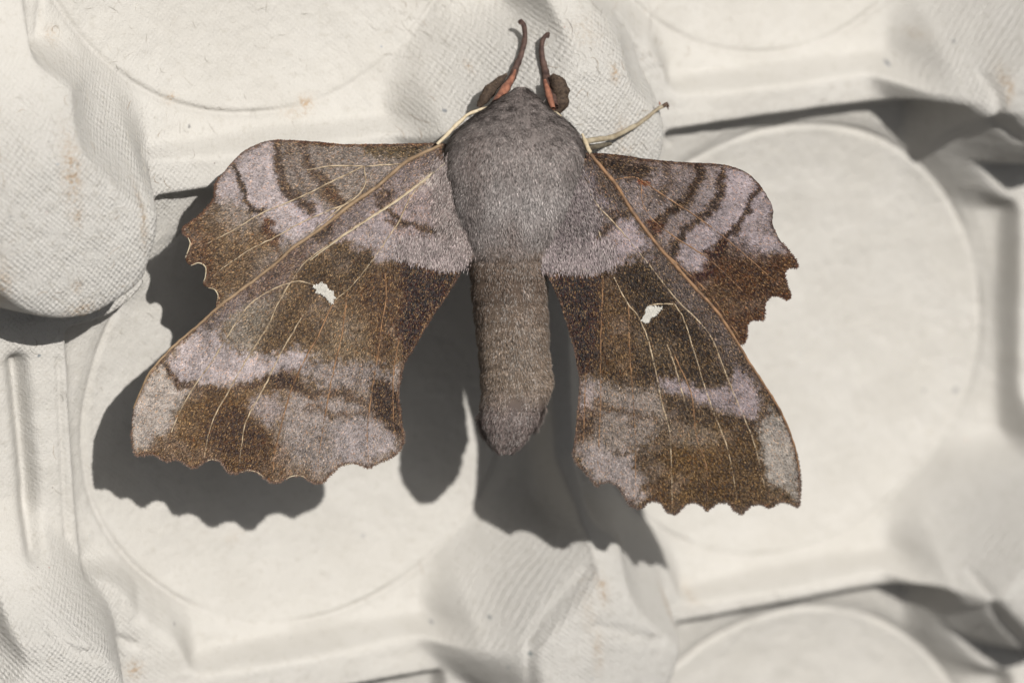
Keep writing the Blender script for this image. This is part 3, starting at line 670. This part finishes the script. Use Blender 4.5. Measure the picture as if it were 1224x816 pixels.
# the thick leading veins
add_tube('leading_vein', [(526,174),(504,184),(481,197),(452,222),(417.5,246),(380.7,275),(350,296),(334,311),(309.6,330.5),(276.8,355),(258.4,369),(238,387.7),(211.4,410),(191,430.7),(176.6,449),(166.4,471.6),(160,488)], z_fl, (2.0, 2.3, 2.0, 1.8, 1.4, 1.1), costa_mat, fwl, .6, 8)
add_tube('leading_vein', [(705.4,184.6),(714,194),(723.5,205.6),(737.4,222.3),(751.3,246),(768,269.6),(787.5,294.7),(807,317),(829,342),(857,372.6),(879.3,405.7),(896,433.6),(918.2,467),(935,495.3),(948.8,530),(955.8,563.6)], z_fr, (2.1, 2.2, 2.1, 1.8, 1.4, 1.0), flat_mat('costa_brown', (164, 126, 92), (118, 92, 70), .1), fwr, .6, 8)
add_tube('pale_seam', [(532,195),(505.5,216.5),(472.8,241.5),(431.8,268),(401,288.5),(370,311)], z_fl, (.9, .9, .7, .5), cream_mat, fwl, 1.5, 5)

def patch(name, pts, zf, mat, parent, lift=1.4):
    ol = spline(pts, 1.2, True); ol = ol + .5 * np.stack([noise(ol[:, 0], ol[:, 1], 2, 1), noise(ol[:, 0], ol[:, 1], 2, 2)], 1)
    c0 = ol.mean(0); rings = [ol, c0 + (ol - c0) * .8, c0 + (ol - c0) * .4]; rings = [c0 + (q_ - c0) * .62 for q_ in rings]; k = len(ol)
    Vv = np.concatenate([lc(r_[:, 0], r_[:, 1], zf(r_[:, 0], r_[:, 1]) + l_) for r_, l_ in zip(rings, (0, lift, lift * 1.2))] + [lc([c0[0]], [c0[1]], zf(c0[:1], c0[1:]) + lift * 1.3)])
    i_ = np.arange(k); j_ = (i_ + 1) % k
    f = [np.concatenate([np.stack([i_, j_, k + j_, k + i_], 1), np.stack([k + i_, k + j_, 2 * k + j_, 2 * k + i_], 1)]), np.stack([2 * k + i_, 2 * k + j_, np.full(k, 3 * k)], 1)]
    o = link(name, mesh(name, Vv * S, f, True), mat, parent)
    # pale scales over it
    t = rng.random(900); i_ = rng.integers(0, k, 900); p = c0 + (ol[i_] - c0) * np.sqrt(t)[:, None] * (1.0 + .34 * noise(ol[i_, 0], ol[i_, 1], 3, 4) + rng.normal(0, .08, 900))[:, None]
    v, ff, c3 = blades(lc(p[:, 0], p[:, 1], zf(p[:, 0], p[:, 1]) + lift), np.stack([rng.normal(0, .5, 900), -np.ones(900), rng.uniform(.05, .4, 900)], 1), np.tile([0, 0, 1.0], (900, 1)), rng.uniform(2, 4.5, 900), rng.uniform(.7, 1.2, 900),
                       np.tile(lin((238, 234, 224)), (900, 1)) * rng.uniform(.7, 1.0, (900, 1)))
    s_ = link('spot_scales', mesh('spot_scales', v * S, ff, False, col=c3), hair_mat, parent); s_['kind'] = 'stuff'
patch('white_spot', [(376.6,341.5),(382,338.8),(387.8,338.6),(391,343),(396,348),(399.5,354),(398.5,361.5),(394,357),(390,352),(384,348.5),(379,347)], z_fl, spot_mat, fwl)
patch('white_spot', [(777,366),(783,365.5),(787.5,368),(785.5,373),(779,377),(771,385),(768,383),(770.8,375),(773,369)], z_fr, spot_mat, fwr)
# cream rims in the bays of the left wings' edge
for pts in ([(224.5,283.5),(227.6,291),(224.3,301),(222,308)], [(228.5,317.5),(238,314),(245.8,319.5),(245.4,330),(243.6,336)], [(249,344),(256.6,346),(260.6,353),(259,362)]):
    add_tube('pale_rim', pts, z_hl, (.35, .8, .75, .35), cream_mat, hwl, .5, 6)
for pts in ([(288,564.5),(297.3,561.5),(309.6,565.5),(316,571)], [(342,572),(350,568.5),(360.7,568.6),(367,572)], [(246,551.5),(252,548.8),(259,549.6)], [(406,557.5),(413,554.6),(421.6,553.6)]):
    add_tube('pale_rim', pts, z_fl, (.4, .7, .7, .4), cream_mat, fwl, .2, 5)
fringe(fwl, flo, lambda x, y: y > 515 , (112, 90, 76), 3, (2.2, 4.4), z_fl)
fringe(fwr, fro, lambda x, y: y > 540 , (92, 76, 66), 3, (2.2, 4), z_fr)
fringe(hwl, hlo, lambda x, y: (x < 262) & (y < 284), (100, 70, 52), 3, (2, 4), z_hl)
fringe(hwr, hro, lambda x, y: (x > 886) & (y > 290), (84, 54, 38), 3, (2, 3.5), z_hr)
fringe(fwl, flo, lambda x, y: (x > 478) & (y > 322) & (y < 500), (74, 54, 42), 2, (1.5, 3.5), z_fl)

# ---- body: one continuous surface from the head to the tail
st = np.array([  # py, cx, half width, half depth, centre Z
 (104,623,1.5,2,-34),(107,623,9,8,-33),(113,622,18,16,-31),(120,620,27,24,-28),(128,619,36,31,-23),(136,618,48,38,-17),(146,618,62,45,-10),(158,617,73,50,-4),(172,616,80,53,3),(190,615,84,54,5),(210,614,82,53,0),
 (232,612,76,51,-7),(256,611,68,48,-15),(280,609,58,45,-24),(300,608,51,42,-32),(325,608,47,40,-42),(350,609,46,39,-52),(380,611,44.5,38,-63),(410,613,43,37,-74),(440,616,43,36,-85),(462,618,44,34,-92),(475,616,41,32,-96),
 (490,611,38,30,-101),(505,609,35,28,-106),(518,606,29,23,-110),(530,605,22,17,-114),(538,604,14,10,-117),(543,604,3,3,-118)], float)
ti = np.linspace(104, 542, 220)
si = [np.interp(ti, st[:, 0], st[:, k]) for k in range(1, 5)]
def smooth(a):
    k_ = np.array([1, 2, 3, 2, 1]) / 9; b_ = np.convolve(np.pad(a, 2, 'edge'), k_, 'valid'); return b_
si = [smooth(smooth(a)) for a in si]
cxs, hws, hds, czs = si
seg_ = 1 - .028 * np.abs(np.sin((ti - 300) / 26 * np.pi)) ** 8 * (ti > 300)          # rings of the abdomen
NS = 96; th = np.arange(NS) / NS * 2 * np.pi
def body_pt(u, a):       # u index float into ti, a angle: 0 = picture right, pi/2 = towards the camera
    f_ = lambda q: np.interp(u, np.arange(len(ti)), q)
    hw_, hd_ = f_(hws) * f_(seg_), f_(hds) * f_(seg_)
    fl = 1 - .10 * np.cos(a * 2) * 0
    co = np.cos(a); si_ = np.sin(a)
    return f_(cxs) + hw_ * np.sign(co) * np.abs(co) ** .86, f_(ti), f_(czs) + hd_ * np.sign(si_) * np.abs(si_) ** .80
U, A = np.meshgrid(np.arange(len(ti)), th, indexing='ij')
bx_, by_, bz_ = body_pt(U.ravel().astype(float), A.ravel())
bz_ = bz_ + 1.2 * fbm(bx_, by_, 26, 8, 3)
def body_col(x, y):
    c = np.tile(lin((120, 112, 109)), (len(x), 1)); t = sstep(288, 318, y + 6 * noise(x, y, 14, 3))[:, None]
    c = c * (1 - t) + lin((110, 95, 84)) * t
    t = (sstep(345, 420, y + 8 * noise(x, y, 30, 4)))[:, None]; c = c * (1 - t) + lin((126, 111, 98)) * t
    t = sstep(460, 500, y + 6 * noise(x, y, 12, 6))[:, None]; c = c * (1 - t) + lin((120, 108, 104)) * t
    t = sstep(300, 240, y)[:, None] * sstep(200, 250, y)[:, None] * .7; c = c * (1 - t) + lin((142, 136, 134)) * t
    t = sstep(140, 110, y)[:, None] * .3; c = c * (1 - t) + lin((100, 88, 84)) * t
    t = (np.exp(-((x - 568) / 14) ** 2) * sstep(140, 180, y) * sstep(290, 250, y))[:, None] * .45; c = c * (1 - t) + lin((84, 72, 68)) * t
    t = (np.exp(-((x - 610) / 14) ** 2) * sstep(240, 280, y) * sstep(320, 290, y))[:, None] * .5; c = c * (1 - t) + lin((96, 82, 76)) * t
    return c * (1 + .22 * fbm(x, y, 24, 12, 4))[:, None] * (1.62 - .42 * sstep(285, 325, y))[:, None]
Vb = lc(bx_, by_, bz_)
i_ = np.arange(len(ti) - 1)[:, None] * NS; s_ = np.arange(NS)[None]
fb = np.stack([i_ + s_, i_ + NS + s_, i_ + NS + (s_ + 1) % NS, i_ + (s_ + 1) % NS], -1).reshape(-1, 4)
body_mat, n, b = new_mat('body_felt'); n.links.new(attr('Col', n, 'Color'), b.inputs['Base Color']); b.inputs['Roughness'].default_value = .9; b.inputs['Specular IOR Level'].default_value = .1
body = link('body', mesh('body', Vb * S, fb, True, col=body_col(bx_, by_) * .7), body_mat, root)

def fur(nh, urange, lnr, lift, name, wdr=(.55, .95), amin=-1.1, amax=math.pi + 1.1, spread=.35):
    u = rng.uniform(*urange, nh); f_ = np.interp(u, np.arange(len(ti)), hws)
    keep = rng.random(nh) < (f_ / f_.max()) ** .7; u = u[keep]; nh = len(u)
    a = rng.uniform(amin, amax, nh)
    x, y, z = body_pt(u, a); e = .6
    P = lc(x, y, z); P2 = lc(*body_pt(u, a + .02)); P3 = lc(*body_pt(np.clip(u + e, 0, len(ti) - 1), a))
    ta = P2 - P; tu = P3 - P; Nv = np.cross(tu, ta); Nv /= np.linalg.norm(Nv, axis=1)[:, None] + 1e-9
    Nv *= np.sign((Nv * np.stack([np.cos(a), np.zeros(nh), np.sin(a)], 1)).sum(1))[:, None]
    tu /= np.linalg.norm(tu, axis=1)[:, None] + 1e-9
    clump = np.stack([noise(x, y + z, 9, 51), noise(x, y + z, 9, 52), noise(x, y + z, 9, 53)], 1)
    Dv = tu + Nv * (lift + .12 * rng.random(nh))[:, None] + rng.normal(0, spread * .5, (nh, 3)) + clump * .38
    Dv[:, 0] += (x - 612) / 160 * .3 * (y < 290)
    c = body_col(x, y) * np.exp(rng.normal(0, .32, nh) + .18 * clump[:, 0])[:, None]
    r = rng.random(nh); tip = r < .16; c[tip] = c[tip] * .6 + lin((196, 192, 188)) * .4
    c[r > .8] *= .42
    v, ff, c3 = blades(P - Nv * .5, Dv, Nv, rng.uniform(*lnr, nh), rng.uniform(*wdr, nh), np.clip(c, .01, .8), .12)
    o = link(name, mesh(name, v * S, ff, False, col=c3), hair_mat, body); o['kind'] = 'stuff'
iy = lambda y: (y - 104) / (542 - 104) * 219
fur(165000, (0, iy(316)), (3.5, 7.5), .14, 'thorax_fur', (.45, .8))
fur(90000, (iy(296), 218), (3, 6), .13, 'abdomen_fur', (.5, .9))
fur(4500, (iy(490), 218), (4, 8), .3, 'tail_tuft', (.5, .8))
fur(1500, (iy(484), iy(512)), (6, 11), .5, 'side_tuft', (.5, .8), -.35, .25)
fur(1500, (iy(492), iy(520)), (6, 11), .5, 'side_tuft', (.5, .8), math.pi - .25, math.pi + .35)
# hair running from the thorax out over the wing roots
def root_fur(parent, poly, zf, colr, nh, dirf, seed):
    poly = np.array(poly, float); lo, hi = poly.min(0), poly.max(0)
    p = rng.uniform(lo, hi, (nh * 2, 2)); p = p[inside(p[:, 0], p[:, 1], poly)][:nh]; p = p + rng.normal(0, 3.5, p.shape); k_ = len(p)
    Dv = np.array([dirf(a_, b_) for a_, b_ in p]) + rng.normal(0, .2, (k_, 3))
    c = np.array([lin(colr)] * k_) * np.exp(rng.normal(0, .34, k_) + .25 * noise(p[:, 0], p[:, 1], 10, seed))[:, None]
    r = rng.random(k_); c[r < .2] = c[r < .2] * .5 + lin((215, 206, 200)) * .5; c[r > .8] *= .45
    v, ff, c3 = blades(lc(p[:, 0], p[:, 1], zf(p[:, 0], p[:, 1]) + .6), Dv, np.tile([0, 0, 1.0], (k_, 1)), rng.uniform(3.5, 7.5, k_), rng.uniform(.45, .8, k_), np.clip(c, .01, .8), .3)
    o = link('root_hair', mesh('root_hair', v * S, ff, False, col=c3), hair_mat, parent); o['kind'] = 'stuff'
root_fur(fwl, [(520,195),(548,185),(570,230),(565,300),(553,312),(530,300),(520,250)], z_fl, (150, 136, 132), 9000, lambda x, y: (-.35 + (x - 540) * .004, -1, .25), 5)
root_fur(fwl, [(480,285),(560,285),(556,318),(528,318),(500,311),(476,305)], z_fl, (166, 152, 150), 5000, lambda x, y: (-.1, -1, .2), 6)
root_fur(fwr, [(650,200),(690,200),(706,230),(716,262),(700,300),(655,300)], z_fr, (138, 126, 126), 9000, lambda x, y: (.3, -1, .25), 7)
root_fur(fwr, [(650,290),(730,288),(732,316),(700,322),(648,320)], z_fr, (166, 152, 152), 5000, lambda x, y: (.12, -1, .2), 8)

# cream edges of the shoulders
add_tube('cream_collar', [(599,121),(588,127),(574,131),(560,137),(549,146),(538,157),(529,166),(522,173)], (-22, -24, -22, -14, -6, 2, 10, 14), (1.0, 1.5, 1.8, 2.1, 2.4, 2.4, 2.2, 1.8), cream_mat, body, seg=8)
add_tube('cream_collar', [(648,127),(656,131),(664,135),(671,139)], (-18, -20, -22, -18), (1, 1.7, 1.7, 1), cream_mat, body, seg=8)
add_tube('cream_collar', [(696,160),(699,168),(702,176),(706,183)], (2, 7, 13, 16), (1.2, 2.6, 2.8, 2), cream_mat, body, seg=8)

# ---- antennae: comb lobe, rusty stalk face and hooked tip
ant_brown = flat_mat('antenna_brown', (104, 82, 74), (70, 54, 50), .16, .7, .2)
ant_rust = flat_mat('antenna_rust', (176, 120, 96), (128, 84, 68), .14, .6, .3)
def antenna(stalk, zs, rad, rust, rzs, rr, lobe, lz, lr):
    o = add_tube('antenna', stalk, zs, rad, ant_brown, root, seg=10)
    p = add_tube('rusty_stripe', rust, rzs, rr, ant_rust, o, seg=8)
    q = add_tube('comb', lobe, lz, lr, flat_mat('antenna_comb', (96, 82, 70), (66, 56, 50), .3, .8, .1), o, seg=12)
    # short bristles over the comb
    vn = np.array([(*v_.co, *v_.normal) for v_ in q.data.vertices]); ii = rng.integers(0, len(vn), 1500)
    Pn = vn[ii, :3] / S + rng.normal(0, .5, (1500, 3)); Nn = vn[ii, 3:]
    vv, ff, c3 = blades(Pn, Nn + rng.normal(0, .5, (1500, 3)) + np.array([0, .4, 0]), np.roll(Nn, 1, 1), rng.uniform(1.2, 2.6, 1500), rng.uniform(.35, .7, 1500),
                        np.tile(lin((112, 96, 84)), (1500, 1)) * np.exp(rng.normal(0, .45, 1500))[:, None], .1)
    bo = link('bristles', mesh('bristles', vv * S, ff, False, col=c3), hair_mat, o); bo['kind'] = 'stuff'
    # comb teeth and rings along the stalk
    P = spline(stalk, 2.2); t = np.linspace(0, 1, len(P)); zz = np.interp(t, np.linspace(0, 1, len(zs)), zs); rr_ = np.interp(t, np.linspace(0, 1, len(rad)), rad)
    paths = []; rd = []
    for (x, y), z, r in zip(P, zz, rr_):
        a = np.linspace(0, 2 * np.pi, 9); paths.append(lc(x + r * 1.04 * np.cos(a), y + 0 * a, z + r * 1.04 * np.sin(a))); rd.append(np.full(9, .38))
    v, f, _ = tubes(paths, rd, 4); link('rings', mesh('rings', v * S, f, True), ant_brown, o)
    return o
antenna([(622.6,26),(626.3,32),(627.4,42),(626.4,52),(622.6,66),(616.5,82),(609,98),(600,112),(594,124)], (-108, -107, -104, -101, -97, -90, -76, -58, -38), (2.6, 3.0, 3.2, 3.4, 3.9, 4.8, 5.6, 6.0, 6),
        [(616,84),(610.5,96),(602,109),(593,124)], (-86, -71, -53, -33), (1.2, 4.6, 5.6, 6.2), [(605,90),(597,97),(588,106),(580,116),(572,128)], (-94, -86, -78, -72, -72), (2, 5.5, 7.5, 7, 3))
antenna([(653.5,41),(648.8,48),(647.2,58),(648.2,70),(651.4,84),(654.5,98),(658,112),(662,128)], (-92, -91, -89, -86, -80, -68, -55, -40), (2.4, 2.9, 3.2, 3.8, 5.0, 6.2, 6.6, 6),
        [(651,96),(654,106),(657,117),(661,130)], (-59, -50, -42, -33), (1.8, 3.7, 3.9, 3.4), [(660,90),(667,100),(670.5,113),(669.5,125),(664,135)], (-60, -58, -57, -56, -56), (3, 9, 10.5, 9.5, 4))
for (x, y, z) in ((622.3, 27, -108), (653.8, 42, -92)):      # hooked tips
    pts = [(x + 1, y + 2), (x, y - 1), (x - 2, y + 1)] if x < 640 else [(x - 1, y + 3), (x + 1, y - 1), (x + 2.6, y - 1.5)]
    add_tube('antenna_tip', pts, (z, z + 1, z), (3.0, 3.3, 1.8), ant_brown, root, seg=8)

# ---- legs: one reaches out over the post, the others grip the pulp under the body
leg_mat = flat_mat('leg_cream', (192, 180, 156), (150, 136, 112), .09, .6, .3)
def plateau_z(px, py):
    q = R.T @ (np.array([0, 0, 0.0]));  # local Z of the post's top under a picture point
    nrm = R.T @ np.array([0, 0, 1.0]); p0 = loc(705, 165, -98)
    d = loc(px, py, 0) - np.array([0, 0, D]); t = ((p0 - np.array([0, 0, D])) @ nrm) / (d @ nrm)
    return D + d[2] * t
pl = [(694,170),(704,168.5),(716,166.5),(729,164.5),(743,159),(767,145.6),(786,130.5),(796,126)]
zz = [-14, -30, -50, -70, -90, -120, -180, -200]
zz = [max(z, plateau_z(*p) + 4.5) for z, p in zip(zz, pl)]
lg = add_tube('leg', pl, zz, (3.8, 3.6, 3.2, 3.2, 3.0, 2.7, 2.4, 2.1), leg_mat, root, seg=10)
add_tube('foot', [(793,127),(797,124),(799,128)], (zz[-1] + 1, zz[-1] + 2, zz[-1]), (2.5, 2.7, 1.2), flat_mat('foot_brown', (110, 90, 74), (70, 52, 44), .3), lg, seg=8)
add_tube('claw', [(789,125),(788,121.5)], (zz[-1] + 2, zz[-1] + 4), (1.2, .6), ant_rust, lg, seg=6)
add_tube('claw', [(797,127),(799,131)], (zz[-1] + 1, zz[-1] - 1), (1.1, .5), ant_brown, lg, seg=6)
add_tube('leg_underside', [(700,177),(716,175),(730,172)], (-40, -52, -66), (4, 3.6, 2.2), flat_mat('leg_grey', (120, 112, 96), (88, 80, 68), .2), lg, seg=8)
for a, b_, c_ in (((590,165), (575,175), (560,200)), ((640,210), (668,215), (690,235)), ((600,230), (585,245), (590,262)), ((640,250), (655,262), (668,250))):
    add_tube('leg', [a, b_, c_], (-30, -38, plateau_z(*c_) + 3), (4, 3.4, 2.4), leg_mat, root, seg=8)
print('tris', sum(len(m_.loops) - 2 * len(m_.polygons) for m_ in bpy.data.meshes))
